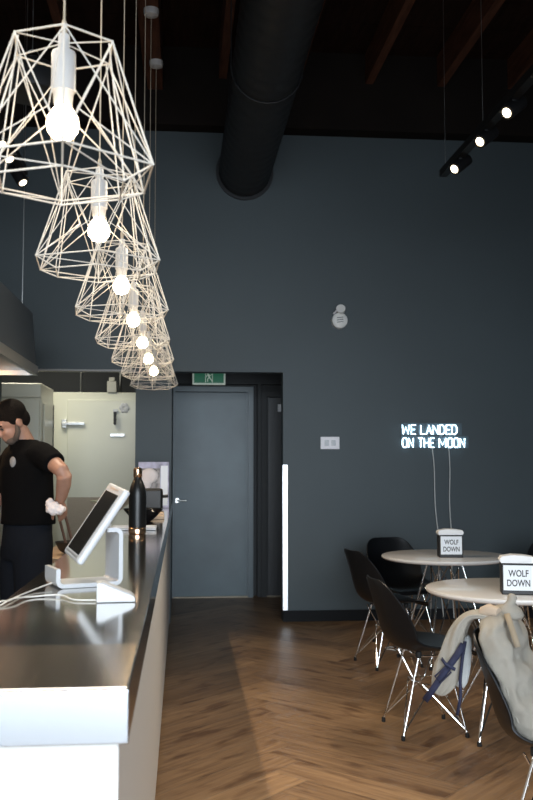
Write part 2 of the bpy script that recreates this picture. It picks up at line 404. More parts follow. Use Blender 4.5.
# ------------------------------------------------------------------ pendants
def pendant():
    t = thing('pendant_lamp', '', 'pendant lamp', (0, 0, 0))
    zt, zw, zb = .158, -.118, -.146
    top = [Vector((.116 * sin(a), -.116 * cos(a), zt)) for a in [k * pi / 3 for k in range(6)]]
    wid = [Vector((.213 * sin(a), -.213 * cos(a), zw)) for a in [k * pi / 3 for k in range(6)]]
    bot = [Vector((.147 * sin(a), -.147 * cos(a), zb)) for a in [k * pi / 3 for k in range(6)]]
    hub = Vector((0, 0, zt + .012)); mid = [Vector((.060 * sin(a), -.060 * cos(a), .01)) for a in [(k + .5) * pi / 3 for k in range(6)]]
    mb = MB(); A, B = .0021, .0015
    for k in range(6):
        j = (k + 1) % 6
        mb.rod(top[k], top[j], A); mb.rod(wid[k], wid[j], A); mb.rod(bot[k], bot[j], A)
        mb.rod(hub, top[k], B); mb.rod(top[k], wid[k], A); mb.rod(wid[k], bot[k], A)
        mb.rod(top[k], wid[j], B); mb.rod(top[j] + Vector((0, 0, -.004)), wid[k], B)
        mb.rod(wid[k], bot[j], B)
        mb.rod(top[k] * .93 + Vector((0, 0, .008)), bot[k], B)
        mb.rod(mid[k], wid[k], B); mb.rod(mid[k], wid[j], B)
        mb.rod(top[j], mid[k], B)
    for p in top + wid + bot: mb.ell(p, (.003,) * 3, n=6)
    mb.build('wire_cage', M['wire'], t)
    MB().lathe([(.004, .19), (.012, .188), (.013, .155), (.024, .15), (.026, .145), (.026, .062), (.022, .058), (.02, .035), (.017, .03)], 20).build('socket', M['socket'], t)
    MB().lathe([(.013, .034), (.015, .028), (.022, .022), (.031, .008), (.035, -.008), (.032, -.025), (.02, -.04), (.006, -.0445)], 20).build('bulb', M['bulb'], t)
    MB().rod((0, 0, .185), (0, 0, 2.50), .0024, 6).lathe([(.006, .185), (.006, .215), (.003, .222)], 10).build('cord', M['cord'], t)
    MB().lathe([(.01, 2.485), (.05, 2.50), (.055, 2.52), (.055, 2.545)], 24).build('ceiling_rose', M['socket'], t)
    return t
ys = [1.99, 2.92, 3.85, 4.78, 5.70, 6.60, 7.48]
labs = ['nearest and largest-looking white wire cage pendant lamp over the counter end',
        'second white wire cage pendant from the front, overlapping the bottom of the nearest',
        'third white wire cage pendant from the front in the row over the counter',
        'middle (fourth) wire cage pendant in the overlapping row over the counter',
        'fifth wire cage pendant from the front, glowing warm in the overlapping row',
        'second-to-last wire cage pendant in the row over the counter',
        'farthest and lowest-looking wire cage pendant, beside the exit sign']
p0 = pendant()
for i, y in enumerate(ys):
    o = p0 if i == 0 else copy_tree(p0)
    o.location = ([-.260, -.265, -.254, -.254, -.245, -.242, -.230][i], y, 2.135); o.rotation_euler = (0, 0, radians([7.5, 5, 6, 2, 4, 0, 5][i]))
    tag(o, labs[i], 'pendant lamp', 'wire cage pendant lamps over the counter')
for y in ys:   # battens carrying the ceiling roses between the joists
    pass
struct(MB().box(-.32, -.19, 1.5, 8.06, 4.68, 5.076).build('ceiling_batten', M['wood'], smooth=False))

# dark dome up at the left
dm = thing('dome_pendant', 'dark domed shade hanging high at the left behind the nearest cage pendant', 'pendant shade', (-.82, 5.0, 3.38))
MB().lathe([(.165, 0), (.17, .01), (.155, .1), (.11, .17), (.04, .205), (.012, .21)], 28).build('shade', M['duct'], dm)
MB().tube([(.035 * cos(radians(a)), 0, .215 + .035 * sin(radians(a))) for a in range(0, 181, 20)], .003, 6).rod((0, 0, .24), (0, 0, 1.695), .003).build('hanging_loop', M['steel2'], dm)

# ------------------------------------------------------------------ track lights
def track(label, x, y0, y1, spots, wires, aim, z=3.42, power=30):
    t = thing('track_light', label, 'track light', (x, 0, z), group='black track lights')
    r = MB().box(-.026, .026, y0, y1, -.005, .045).build('rail', M['black'], t, smooth=False)
    for y in wires: MB().rod((0, y, .035), (0, y, 5.075 - z), .0018, 5).build('suspension_wire', M['steel2'], t)
    a = Vector(aim).normalized()
    for y in spots:
        c = Vector((-.01, y, -.055))
        mb = MB(); mb.tube([c - a * .11, c - a * .105, c + a * .035, c + a * .05], [.030, .040, .042, .040], 24)
        s = mb.build('spotlight', M['black'], t)
        MB().tube([c + a * .048, c + a * .053], [.029, .026], 20).build('lens', M['lens'], s)
        MB().box(-.012, .012, y - .02, y + .045, -.03, .0, .003).build('adapter', M['black'], s)
        MB().rod((-.045, y + .09, -.035), (.03, y + .13, -.012), .006, 8).build('lever', M['steel2'], s)
        l = bpy.data.lights.new('spotlight_beam', 'SPOT'); l.energy = power; l.color = (1, .86, .66); l.spot_size = radians(95); l.spot_blend = .6; l.shadow_soft_size = .03
        lo = bpy.data.objects.new('spotlight_beam', l); COL.objects.link(lo); lo.parent = s
        lo.location = c + a * .07; lo.rotation_euler = a.to_track_quat('-Z', 'Y').to_euler()
    return t
track('black ceiling track with small lit spotlights at the upper right', 1.83, 3.4, 6.33, (4.0, 4.45, 4.93, 5.40, 5.93), (3.6, 5.45, 6.27), (-.70, -.42, -.58), power=66)
track('black track of small lit spotlights at the far left behind the nearest pendant', -1.12, 1.6, 6.55, (1.9, 2.8, 3.7, 4.6, 5.67, 5.95, 6.45), (1.8, 4.3, 6.5), (.50, -.30, -.81), power=66)

# ------------------------------------------------------------------ neon sign
def text_mesh(body, size, depth, sx, fill=True, bevel=0, space=1.0):
    c = bpy.data.curves.new('t', 'FONT'); c.body = body; c.size = size; c.extrude = depth
    c.fill_mode = 'FRONT' if fill else 'NONE'
    if fill and depth: c.fill_mode = 'BOTH'
    c.bevel_depth = bevel; c.bevel_resolution = 2; c.space_character = space; c.offset = size * .018; c.resolution_u = 4
    o = bpy.data.objects.new('t', c); COL.objects.link(o)
    bpy.context.view_layer.update()
    dg = bpy.context.evaluated_depsgraph_get()
    me = bpy.data.meshes.new_from_object(o.evaluated_get(dg))
    bpy.data.objects.remove(o); bpy.data.curves.remove(c)
    for v in me.vertices: v.co.x *= sx
    return me
def place_text(name, body, size, width, loc, m, parent, fill=True, bevel=0, depth=0, rz=0, height=None):
    me = text_mesh(body, size, depth, 1, fill, bevel)
    xs = [v.co.x for v in me.vertices]; zs = [v.co.y for v in me.vertices]
    k = width / (max(xs) - min(xs)); kz = height / (max(zs) - min(zs)) if height else 1
    x0, z0 = min(xs), min(zs)
    R = Matrix.Rotation(rz, 4, 'Z')
    for v in me.vertices:
        v.co = Vector(((v.co.x - x0) * k, -v.co.z, (v.co.y - z0) * kz))
        v.co = R @ v.co
    me.materials.clear(); me.materials.append(m)
    o = bpy.data.objects.new(name, me); COL.objects.link(o); o.location = loc; o.parent = parent
    return o
# single-line letter strokes on a 4 x 6 grid, drawn as doubled tubes
GL = {'W': [[(0, 6), (.6, 0), (2, 4.6), (3.4, 0), (4, 6)]], 'E': [[(4, 6), (0, 6), (0, 0), (4, 0)], [(0, 3), (3.2, 3)]],
      'L': [[(0, 6), (0, 0), (4, 0)]], 'A': [[(0, 0), (2, 6), (4, 0)], [(.8, 2), (3.2, 2)]],
      'N': [[(0, 0), (0, 6), (4, 0), (4, 6)]], 'D': [[(0, 0), (0, 6), (2.6, 6), (4, 4.6), (4, 1.4), (2.6, 0), (0, 0)]],
      'O': [[(1, 0), (0, 1), (0, 5), (1, 6), (3, 6), (4, 5), (4, 1), (3, 0), (1, 0)]],
      'T': [[(0, 6), (4, 6)], [(2, 6), (2, 0)]], 'H': [[(0, 0), (0, 6)], [(4, 0), (4, 6)], [(0, 3), (4, 3)]],
      'M': [[(0, 0), (0, 6), (2, 1.5), (4, 6), (4, 0)]]}
ns = thing('neon_sign', 'lit white neon sign reading WE LANDED ON THE MOON on the back wall', 'neon sign', (1.972, WY, 1.52))
def neon_row(txt, width, z0, h):
    ws = [{'W': 1.35, 'M': 1.4, ' ': .6, 'L': .85, 'E': .85, 'T': .95}.get(c, 1) for c in txt]
    u = width / sum(ws); x = 0
    for w_, ch in zip(ws, txt):
        if ch != ' ':
            mb = MB(); lw = w_ * u * .76
            for st in GL[ch]:
                mb.tube([(x + p[0] / 4 * lw, -.022, z0 + p[1] / 6 * h) for p in st], .0034, 6)
            mb.build('neon_letter', M['neon'], ns)
        x += w_ * u
neon_row('WE LANDED', .515, .130, .082)
neon_row('ON THE MOON', .585, .012, .082)
MB().box(-.01, .55, -.012, -.004, .126, .232).box(-.01, .61, -.012, -.004, .005, .115).build('backing', M['neonback'], ns, smooth=False)
for (a, b) in ((.03, .2), (.5, .2), (.03, .03), (.56, .03)): MB().rod((a, -.02, b), (a, 0, b), .004).build('standoff', M['steel2'], ns)
for x, dx in ((.272, .05), (.423, .015)):
    pts = [(x + dx * t * 1.6 + .006 * sin(t * 14), -.022, .01 - 1.52 * t) for t in [k / 24 for k in range(25)]]
    MB().tube(pts, .0045, 6).build('power_cord', M['whitecable'], ns)

# switch plate
sw = thing('wall_socket', 'pale double wall plate on the dark wall right of the doorway', 'wall plate', (1.317, WY, 1.515))
MB().box(-.085, .085, -.008, 0, 0, .11, .003).build('plate', M['switch'], sw)
MB().box(-.05, -.012, -.013, -.007, .03, .08, .002).build('rocker', M['whiteplastic'], sw)
MB().box(.012, .05, -.013, -.007, .03, .08, .002).build('rocker', M['whiteplastic'], sw)
# round wall fixture
sf = thing('emergency_light', 'small off-white round fixture with a tilted head high on the back wall', 'wall light', (1.405, WY, 2.67))
mb = MB(); mb.tube([(0, 0, 0), (0, -.045, 0), (0, -.06, 0)], [.072, .07, .05], 24); mb.build('base', M['fixture'], sf)
MB().tube([(.005, -.03, .06), (.01, -.05, .085), (.0, -.09, .1)], [.02, .035, .042], 16).build('lamp_head', M['fixture'], sf)
MB().tube([(-.055, -.035, .06), (-.02, -.08, .095), (.035, -.055, .105)], .009, 8).build('bracket', M['switch'], sf)
for z in (-.02, .0, .02): MB().rod((-.03, -.061, z), (.03, -.061, z + .008), .003).build('vent_slot', M['ink'], sf)

# exit sign
ex = thing('exit_sign', 'green running-man exit sign above the corridor door', 'exit sign', (.105, 9.45, 2.183))
MB().box(-.005, .33, -.02, .02, 0, .155, .003).build('case', M['exitw'], ex, smooth=False)
MB().box(.012, .313, -.023, -.019, .018, .14).build('green_panel', M['green'], ex, smooth=False)
MB().rod((.16, 0, .155), (.16, 0, .417), .008).build('stem', M['black'], ex)
mb = MB()
mb.box(.125, .131, -.026, -.022, .022, .135).box(.195, .201, -.026, -.022, .022, .135).box(.125, .201, -.026, -.022, .13, .136)
mb.ell((.150, -.024, .115), (.010, .003, .010), n=10)
def bar(a, b, wd):
    a = Vector((a[0], 0, a[1])); b = Vector((b[0], 0, b[1])); d = (b - a).normalized(); nn = Vector((-d.z, 0, d.x)) * wd / 2
    q = [a + nn, b + nn, b - nn, a - nn]; mb.prism([(p.x, p.z) for p in q], -.026, -.022)
bar((.155, .105), (.168, .07), .018); bar((.158, .10), (.138, .09), .007); bar((.138, .09), (.133, .075), .007)
bar((.160, .1), (.180, .095), .007); bar((.180, .095), (.190, .108), .007)
bar((.166, .072), (.148, .058), .009); bar((.148, .058), (.150, .03), .008); bar((.168, .072), (.184, .052), .009); bar((.184, .052), (.196, .034), .008)
mb.build('running_figure', M['exitw'], ex, smooth=False)

# ------------------------------------------------------------------ tables
def table(name_label, loc, R, group, rz=0):
    t = thing('round_table', name_label, 'table', loc, rz, group)
    MB().lathe([(R - .018, .712), (R - .004, .722), (R, .731), (R - .002, .738), (R - .006, .74)], 72).build('tabletop', M['tabletop'], t)
    for k in range(4):
        a = pi / 4 + k * pi / 2; ca, sa = cos(a), sin(a)
        f = Vector((.33 * ca, .33 * sa, .012)); top = Vector((.12 * ca, .12 * sa, .70))
        a2 = a + pi / 2; a3 = a - pi / 2
        lg = MB(); lg.rod(f, top, .007, 10)
        lg.rod(f + Vector((0, 0, .03)), Vector((.10 * cos(a2), .10 * sin(a2), .66)), .0045, 8)
        lg.rod(f + Vector((0, 0, .03)), Vector((.10 * cos(a3), .10 * sin(a3), .66)), .0045, 8)
        lo = lg.build('leg', M['chrome'], t)
        MB().lathe([(.011, 0), (.013, .005), (.011, .022)], 12, (f.x, f.y, 0)).build('rubber_foot', M['rubber'], lo)
    MB().tube([(.17 * cos(a), .17 * sin(a), .52) for a in [k * pi / 12 for k in range(24)]], .004, 6, closed=True).build('base_ring', M['chrome'], t)
    MB().box(-.14, .14, -.14, .14, .70, .714, .002).build('mounting_plate', M['black'], t)
    return t
T1 = (1.86, 6.52, 0); T2 = (1.715, 4.80, 0)
table('far white round table on chrome wire legs, nearest the back wall', T1, .445, 'white round café tables', .2)
table('nearer white round table on chrome wire legs at the right edge', T2, .435, 'white round café tables', -.05)

# ------------------------------------------------------------------ shell chairs
def chair(loc, rz, label):
    t = thing('shell_chair', label, 'chair', loc, rz, 'black shell chairs with chrome wire legs')
    prof = [(.222, .405, .165, .0), (.217, .424, .19, .0), (.195, .436, .212, .004), (.14, .437, .226, .014), (.06, .430, .234, .03), (-.02, .424, .237, .045),
            (-.09, .423, .238, .058), (-.150, .435, .238, .080), (-.190, .465, .237, .095), (-.214, .51, .236, .102), (-.230, .565, .233, .096),
            (-.245, .62, .228, .084), (-.258, .67, .219, .068), (-.270, .715, .204, .050), (-.280, .752, .182, .034), (-.287, .780, .15, .022), (-.290, .794, .105, .014)]
    P = []; NU = 18
    for i, (x, z, wd, lift) in enumerate(prof):
        a = prof[max(i - 1, 0)]; b = prof[min(i + 1, len(prof) - 1)]
        tx, tz = b[0] - a[0], b[1] - a[1]; ln = math.hypot(tx, tz); nx, nz = -tz / ln, tx / ln
        if i < 8: pass
        nx, nz = (tz / ln, -tx / ln)
        row = []
        for k in range(NU + 1):
            u = -1 + 2 * k / NU
            c = abs(u) ** 2.6
            row.append((x + nx * lift * c, u * wd, z + nz * lift * c))
        P.append(row)
    sh = MB().grid(P).build('shell', M['shell'], t, ang=180)
    mod(sh, 'SUBSURF', levels=1, render_levels=1); mod(sh, 'SOLIDIFY', thickness=.009, offset=0); mod(sh, 'BEVEL', width=.002, segments=2)
    return t, sh
def wire_base(t):
    fx, fy = .165, .175
    for sx in (1, -1):
        for sy in (1, -1):
            f = Vector((sx * fx * (1.05 if sx > 0 else 1.0) - .01, sy * fy, .01)); m_ = Vector((sx * .075 + .005, sy * .115, .402))
            lg = MB(); lg.rod(f, m_, .0060, 10)
            lg.rod(f + Vector((0, 0, .02)), Vector((-sx * .03 - .01, sy * .075, .25)), .0038, 8)
            lg.rod(Vector((-sx * .03 - .01, sy * .075, .25)), Vector((-sx * .10 - .01, sy * .11, .40)), .0038, 8)
            lg.rod(f + Vector((0, 0, .02)), Vector((sx * .07 - .01, -sy * .03, .27)), .0034, 8)
            lo = lg.build('leg', M['chrome'], t)
            MB().lathe([(.009, 0), (.011, .004), (.010, .024)], 12, (f.x, f.y, 0)).build('rubber_foot', M['rubber'], lo)
    MB().tube([(.08, .115, .402), (-.07, .115, .402), (-.07, -.115, .402), (.08, -.115, .402)], .0055, 8, closed=True).build('seat_frame', M['chrome'], t)
    MB().tube([(.075 * cos(a) - .01, .085 * sin(a), .26 + .01 * cos(2 * a)) for a in [k * pi / 10 for k in range(20)]], .0034, 6, closed=True).build('cross_brace', M['chrome'], t)
    for sx in (1, -1):
        for sy in (1, -1):
            MB().lathe([(.014, .396), (.016, .402), (.016, .422), (.012, .428)], 12, (sx * .075 + .005, sy * .115, 0)).build('shock_mount', M['rubber'], t)
c0, sh0 = chair((1.28, 4.89, 0), radians(4), 'empty black shell chair pushed in left of the nearer round table')
wire_base(c0)
specs = [((1.44, 6.47, 0), radians(14), 'black shell chair left of the far round table, seen from behind the empty nearer chair'),
         ((1.72, 7.16, 0), radians(-72), 'black shell chair behind the far round table, its back to the wall'),
         ((2.84, 6.93, 0), radians(-115), 'black shell chair whose back just shows at the right edge behind the napkin boxes'),
         ((1.33, 3.22, 0), radians(-32), 'black shell chair at the right edge with the beige canvas bag on it')]
chairs = [c0]
for loc, rz, lab in specs:
    o = copy_tree(c0); o.location = loc; o.rotation_euler = (0, 0, rz); o['label'] = lab; chairs.append(o)

# ------------------------------------------------------------------ canvas bag over the near chair (built in the chair's frame, at its place)
CH = Matrix.Translation(Vector((1.33, 3.22, 0))) @ Matrix.Rotation(radians(-32), 4, 'Z')
bag = thing('canvas_bag', 'beige canvas bag with navy straps slumped on the chair at the right edge', 'bag', (1.33, 3.22, 0), radians(-32))
def backx(z):
    T = [(.44, -.15), (.5, -.20), (.6, -.235), (.7, -.265), (.8, -.29), (.9, -.30)]
    for (z0, x0), (z1, x1) in zip(T, T[1:]):
        if z <= z1: return x0 + (x1 - x0) * (z - z0) / (z1 - z0)
    return T[-1][1]
mb = MB(); secs = []
for i in range(17):
    z = .445 + .425 * i / 16; t = i / 16
    th = .085 * (1 - .40 * t) + .008 * sin(i * 1.7)
    wd = .185 - .05 * t ** 2
    if i == 16: th, wd = .028, .07
    if i == 0: th *= .8; wd *= .9
    cx = backx(z) + .028 + th + .01 * (1 - t); cy = -.012 + .006 * sin(i * .9)
    ring = []
    for k in range(28):
        a = 2 * pi * k / 28
        ex_ = 2 / 2.8
        px = math.copysign(abs(cos(a)) ** ex_, cos(a)) * th; py = math.copysign(abs(sin(a)) ** ex_, sin(a)) * wd
        fold = .007 * sin(5 * a + i * .55) * (1 - .3 * t) + .004 * sin(9 * a - i * .8)
        ring.append(mb.bm.verts.new((cx + px + fold * cos(a), cy + py + fold * sin(a), z + .02 * cos(a - 1) * t)))
    secs.append(ring)
mb.skin(secs)
bb = mb.build('body', M['canvas'], bag, ang=180); mod(bb, 'SUBSURF', levels=2, render_levels=2)
bt_ = bpy.data.textures.new('wrinkle', 'CLOUDS'); bt_.noise_scale = .09; mod(bb, 'DISPLACE', texture=bt_, strength=.024, mid_level=.6)
bt2 = bpy.data.textures.new('crease', 'MARBLE'); bt2.noise_scale = .12; bt2.turbulence = 9; mod(bb, 'DISPLACE', texture=bt2, strength=.010, mid_level=.5)
# gathered peak and neck
mb = MB(); mb.tube([(-.17, -.01, .83), (-.17, -.01, .875), (-.165, -.005, .91), (-.155, .0, .925)], [.062, .048, .028, .010], 14)
pk = mb.build('gathered_top', M['canvas'], bag, ang=180); mod(pk, 'SUBSURF', levels=1, render_levels=1)
# flap over the top of the back, hanging outside
F = [((-.17, .0, .815), .014, .05), ((-.22, -.005, .840), .016, .065), ((-.28, -.015, .850), .016, .068), ((-.325, -.025, .835), .020, .062), ((-.350, -.04, .79), .030, .050),
     ((-.366, -.05, .735), .040, .034), ((-.380, -.055, .68), .048, .022), ((-.394, -.058, .63), .053, .016), ((-.412, -.058, .585), .040, .013), ((-.432, -.056, .548), .018, .010)]
mb = MB(); rings = []
for q, (c_, rx, ry) in enumerate(F):
    a_ = Vector(F[max(q - 1, 0)][0]); b_ = Vector(F[min(q + 1, len(F) - 1)][0])
    rg_ = mb.ring(c_, b_ - a_, rx, 24, ry, (0, 1, 0))
    for k_, v_ in enumerate(rg_): v_.co += (v_.co - Vector(c_)).normalized() * .005 * sin(k_ * 1.6 + q * .9)
    rings.append(rg_)
mb.skin(rings)
fo = mb.build('flap', M['canvas'], bag, ang=180); mod(fo, 'SUBSURF', levels=1, render_levels=2)
mb = MB(); rings = []
for c_, rx, ry in [((-.315, -.035, .775), .012, .02), ((-.328, -.04, .70), .026, .014), ((-.342, -.04, .63), .032, .010), ((-.352, -.04, .575), .022, .008)]:
    rings.append(mb.ring(c_, (-.2, 0, -1), rx, 16, ry, (0, 1, 0)))
mb.skin(rings); mod(mb.build('flap_lining', M['canvasin'], bag, ang=180), 'SUBSURF', levels=1, render_levels=1)
def ribbon(pts, wdir, wd, m, name, th=.004):
    P = []
    wdir = Vector(wdir).normalized() * wd / 2
    for p in pts: P.append([tuple(Vector(p) - wdir), tuple(Vector(p)), tuple(Vector(p) + wdir)])
    o = MB().grid(P).build(name, m, bag, ang=180); mod(o, 'SOLIDIFY', thickness=th, offset=0); return o
ribbon([(-.322, -.083, .745), (-.345, -.088, .705), (-.372, -.09, .668), (-.400, -.09, .628), (-.432, -.088, .58), (-.468, -.082, .530)], (.80, 0, -.58), .024, M['strap'], 'strap')
ribbon([(-.318, -.075, .755), (-.328, -.082, .69), (-.336, -.082, .62), (-.336, -.08, .56), (-.350, -.078, .49)], (1, 0, -.1), .011, M['strap'], 'strap')
ribbon([(-.350, -.094, .655), (-.385, -.097, .672), (-.40, -.096, .69)], (.3, 0, .9), .012, M['strap'], 'strap_keeper')
MB().tube([(-.385, -.098, .664), (-.425, -.098, .625), (-.405, -.098, .603), (-.365, -.098, .645)], .0035, 6, closed=True).build('buckle', M['strap'], bag)
MB().tube([(-.20, -.13, .80), (-.175, -.165, .70), (-.14, -.185, .60), (-.11, -.19, .52)], .004, 8).build('seam_piping', M['canvas'], bag)
ribbon([(-.165, -.085, .865), (-.145, -.115, .83), (-.125, -.14, .79), (-.115, -.15, .765)], (1, .25, .25), .02, mat('tan_leather_patch', (.25, .20, .14), .7), 'leather_patch', .006)
MB().tube([(-.20, -.06, .862), (-.235, -.05, .866), (-.262, -.04, .858)], [.018, .026, .02], 10).build('knot', mat('tan_knot', (.42, .33, .25), .9), bag)

# ------------------------------------------------------------------ napkin dispensers
def dispenser(loc, rz, label, ws=1.0):
    t = thing('napkin_dispenser', label, 'napkin dispenser', loc, rz, 'napkin dispensers on the round tables')
    MB().box(-.082, .082, -.055, .055, 0, .155, .006).build('case', M['black'], t)
    MB().box(-.073, .073, -.0585, -.054, .022, .146, .001).build('card', M['card'], t, smooth=False)
    place_text('lettering', 'WOLF', .05, .098, (-.049, -.0588, .090), M['ink'], t, height=.034)
    place_text('lettering', 'DOWN', .05, .112, (-.056, -.0588, .042), M['ink'], t, height=.034)
    mb = MB()
    mb.prism([(-.078, .150), (.078, .150), (.090, .170), (.080, .186), (.03, .193), (-.03, .195), (-.080, .186), (-.090, .170)], -.045, .045)
    mb.build('napkins', M['napkin'], t)
    return t
d_near = dispenser((1.685, 4.60, .74), radians(-14), 'black napkin dispenser reading WOLF DOWN on the nearer round table')
d_far = dispenser((1.865, 6.40, .74), radians(-6), 'black napkin dispenser on the far round table below the neon sign')

# white cable lying under the far table
pts = [(1.55 + .22 * t + .07 * cos(t * 14), 6.95 + .06 * sin(t * 14), .006 + .002 * (k % 3)) for k, t in [(k, k / 40) for k in range(41)]]
tag(MB().tube(pts, .005, 6).build('cable', M['whitecable']), 'loose coil of white cable on the floor under the far round table', 'cable')

# ------------------------------------------------------------------ things on the counter
CZ = 1.041
# tablet stand
st = thing('tablet_stand', 'white point-of-sale tablet tilted on a C-shaped stand on the counter', 'tablet stand', (-.286, 2.80, CZ), radians(22))
# side profile (x to the right, z up) extruded in depth
def cprof():
    th = .013; r = .022
    out = []
    pth = [(-.098, .055), (-.098, .0 + r)] + [(-.098 + r - r * cos(radians(a)), r - r * sin(radians(a))) for a in range(15, 91, 15)]
    pth += [(.098 - r + r * sin(radians(a)), r - r * cos(radians(a))) for a in range(0, 91, 15)]
    pth += [(.098, .145)] + [(.098 - r + r * cos(radians(a)), .145 + r * sin(radians(a))) for a in range(15, 91, 15)]
    pth += [(.05, .167)]
    return pth
mb = MB(); pth = cprof(); th = .012
inn = []
for i, p in enumerate(pth):
    a = Vector(pth[max(i - 1, 0)]); b = Vector(pth[min(i + 1, len(pth) - 1)]); d = (b - a).normalized(); nrm = Vector((-d.y, d.x))
    inn.append((p[0] + nrm.x * th, p[1] + nrm.y * th))
n = len(pth)
A = [[mb.bm.verts.new((p[0], y, p[1])) for p in pth] for y in (-.065, .065)]
B = [[mb.bm.verts.new((p[0], y, p[1])) for p in inn] for y in (-.065, .065)]
for i in range(n - 1):
    mb.bm.faces.new((A[0][i], A[0][i + 1], A[1][i + 1], A[1][i])); mb.bm.faces.new((B[0][i], B[1][i], B[1][i + 1], B[0][i + 1]))
    mb.bm.faces.new((A[0][i], B[0][i], B[0][i + 1], A[0][i + 1])); mb.bm.faces.new((A[1][i], A[1][i + 1], B[1][i + 1], B[1][i]))
for i in (0, n - 1): mb.bm.faces.new((A[0][i], A[1][i], B[1][i], B[0][i]))
mb.build('stand', M['whiteplastic'], st)
# tablet body: local frame, long side along the slope, turned so that its face looks to the left and to the camera
ang = radians(57)
up = Vector((cos(ang), 0.0, sin(ang))); dep = Vector((0.50, -.866, 0)) ; 
dep = Vector((-.06, -.99, -.09)).normalized(); up = (up - dep * up.dot(dep)).normalized(); nrm = up.cross(dep).normalized()
if nrm.x > 0: nrm = -nrm
TM = Matrix((( *[dep.x, up.x, nrm.x], .028), (*[dep.y, up.y, nrm.y], 0), (*[dep.z, up.z, nrm.z], .185), (0, 0, 0, 1)))
MB().box(-.095, .095, -.125, .125, -.022, .0, .009, TM).build('tablet_case', M['whiteplastic'], st)
MB().box(-.072, .072, -.104, .098, -.0005, .0015, 0, TM).build('screen', M['screen'], st, smooth=False)
MB().box(-.05, .05, .109, .112, -.0005, .001, 0, TM).build('case_slot', M['steel2'], st, smooth=False)
MB().box(-.075, .075, -.113, -.110, -.0005, .001, 0, TM).build('case_slot', M['steel2'], st, smooth=False)
MB().rod((.055, 0, .16), (.05, 0, .17), .03, 12).build('hinge_block', M['whiteplastic'], st)
# card reader
cr_ = thing('card_reader', 'small white wedge-shaped card reader in front of the tablet stand', 'card reader', (-.169, 2.47, CZ), radians(4))
mb = MB(); mb.prism([(-.049, 0), (.049, 0), (.049, .009), (.044, .015), (-.038, .050), (-.049, .048)], -.032, .032)
o = mb.build('body', M['whiteplastic'], cr_, smooth=False); mod(o, 'BEVEL', width=.002, segments=3)
mb = MB(); mb.prism([(-.034, .0492), (.040, .0175), (.040, .019), (-.034, .0505)], -.026, .026); mb.build('key_panel', M['whiteplastic'], cr_, smooth=False)
# cables
def cable(pts, label, r=.0021):
    c = bpy.data.curves.new('c', 'CURVE'); c.dimensions = '3D'; s = c.splines.new('BEZIER'); s.bezier_points.add(len(pts) - 1)
    for bp_, p in zip(s.bezier_points, pts): bp_.co = p; bp_.handle_left_type = bp_.handle_right_type = 'AUTO'
    c.bevel_depth = r; c.bevel_resolution = 3; c.resolution_u = 10
    o = bpy.data.objects.new('c', c); COL.objects.link(o); bpy.context.view_layer.update()
    me = bpy.data.meshes.new_from_object(o.evaluated_get(bpy.context.evaluated_depsgraph_get())); bpy.data.objects.remove(o)
    me.materials.clear(); me.materials.append(M['whitecable'])
    for p in me.polygons: p.use_smooth = True
    o = bpy.data.objects.new('white_cable', me); COL.objects.link(o)
    return tag(o, label, 'cable', 'white cables on the counter')
z = CZ + .003
cable([(-.352, 2.79, z + .012), (-.385, 2.72, z + .006), (-.42, 2.62, z), (-.435, 2.53, z), (-.440, 2.47, z), (-.46, 2.42, z - .001), (-.475, 2.40, .99), (-.48, 2.40, .90)], 'white cable arching from the tablet stand foot to the back edge of the counter')
cable([(-.219, 2.46, z), (-.27, 2.47, z), (-.33, 2.55, z + .002), (-.39, 2.54, z), (-.43, 2.46, z + .006), (-.45, 2.39, z), (-.468, 2.36, z - .004), (-.475, 2.34, .98), (-.478, 2.34, .88)], 'white cable running from the card reader to the back edge of the counter')
# bottle
bt = thing('water_bottle', 'tall matte black water bottle with copper cap and base ring on the counter', 'bottle', (-.222, 4.75, CZ))
k = 1.27
MB().lathe([(r * k, z * k) for r, z in [(.0335, .024), (.0345, .03), (.035, .14), (.034, .16), (.029, .185), (.021, .205), (.0165, .215), (.0155, .222)]], 32).build('body', M['bottle'], bt)
MB().lathe([(r * k, z * k) for r, z in [(.031, 0), (.0345, .003), (.035, .008), (.035, .022), (.0335, .024)]], 32).build('base_ring', M['copper'], bt)
MB().lathe([(r * k, z * k) for r, z in [(.0158, .222), (.0175, .224), (.0178, .250), (.016, .257), (.008, .262)]], 24).build('cap', M['copper'], bt)
# white tray, bowl, printer, poster, papers
ty = thing('tray', 'thin white tray lying on the counter behind the black bottle', 'tray', (-.235, 5.02, CZ))
MB().box(-.13, .10, -.06, .06, 0, .012, .004).build('base', M['whiteplastic'], ty)
MB().tube([(-.13, -.06, .014), (.10, -.06, .014), (.10, .06, .014), (-.13, .06, .014)], .005, 8, closed=True).build('rim', M['whiteplastic'], ty)
bw = MB().lathe([(.05, 0), (.055, .004), (.085, .03), (.12, .07), (.122, .076), (.115, .072), (.08, .034), (.045, .012), (.01, .01)], 32).build('bowl', M['blackgloss'])
bw.location = (-.235, 5.75, CZ); tag(bw, 'wide shallow black bowl on the counter beyond the bottle', 'bowl')
pb = thing('receipt_printer', 'black box-shaped printer at the far end of the counter with a short side arm', 'printer', (-.215, 6.45, CZ))
MB().box(-.085, .085, -.07, .07, 0.02, .178, .02).build('body', M['black'], pb)
MB().box(-.09, .09, -.075, .075, 0, .022, .003).build('base', mat('tan_base', (.5, .38, .26), .5), pb)
MB().rod((.05, -.03, .12), (.12, -.05, .128), .011, 10).build('arm', M['black'], pb)
ps = thing('display_board', 'small board with lilac edge and pale print, leaning at the counter\'s far end', 'display board', (-.225, 7.35, CZ))
MB().box(-.115, .125, 0, .02, 0, .36, .003).build('board', M['poster1'], ps, smooth=False)
MB().box(-.10, .055, -.004, .0, .03, .31).build('print', M['poster2'], ps, smooth=False)
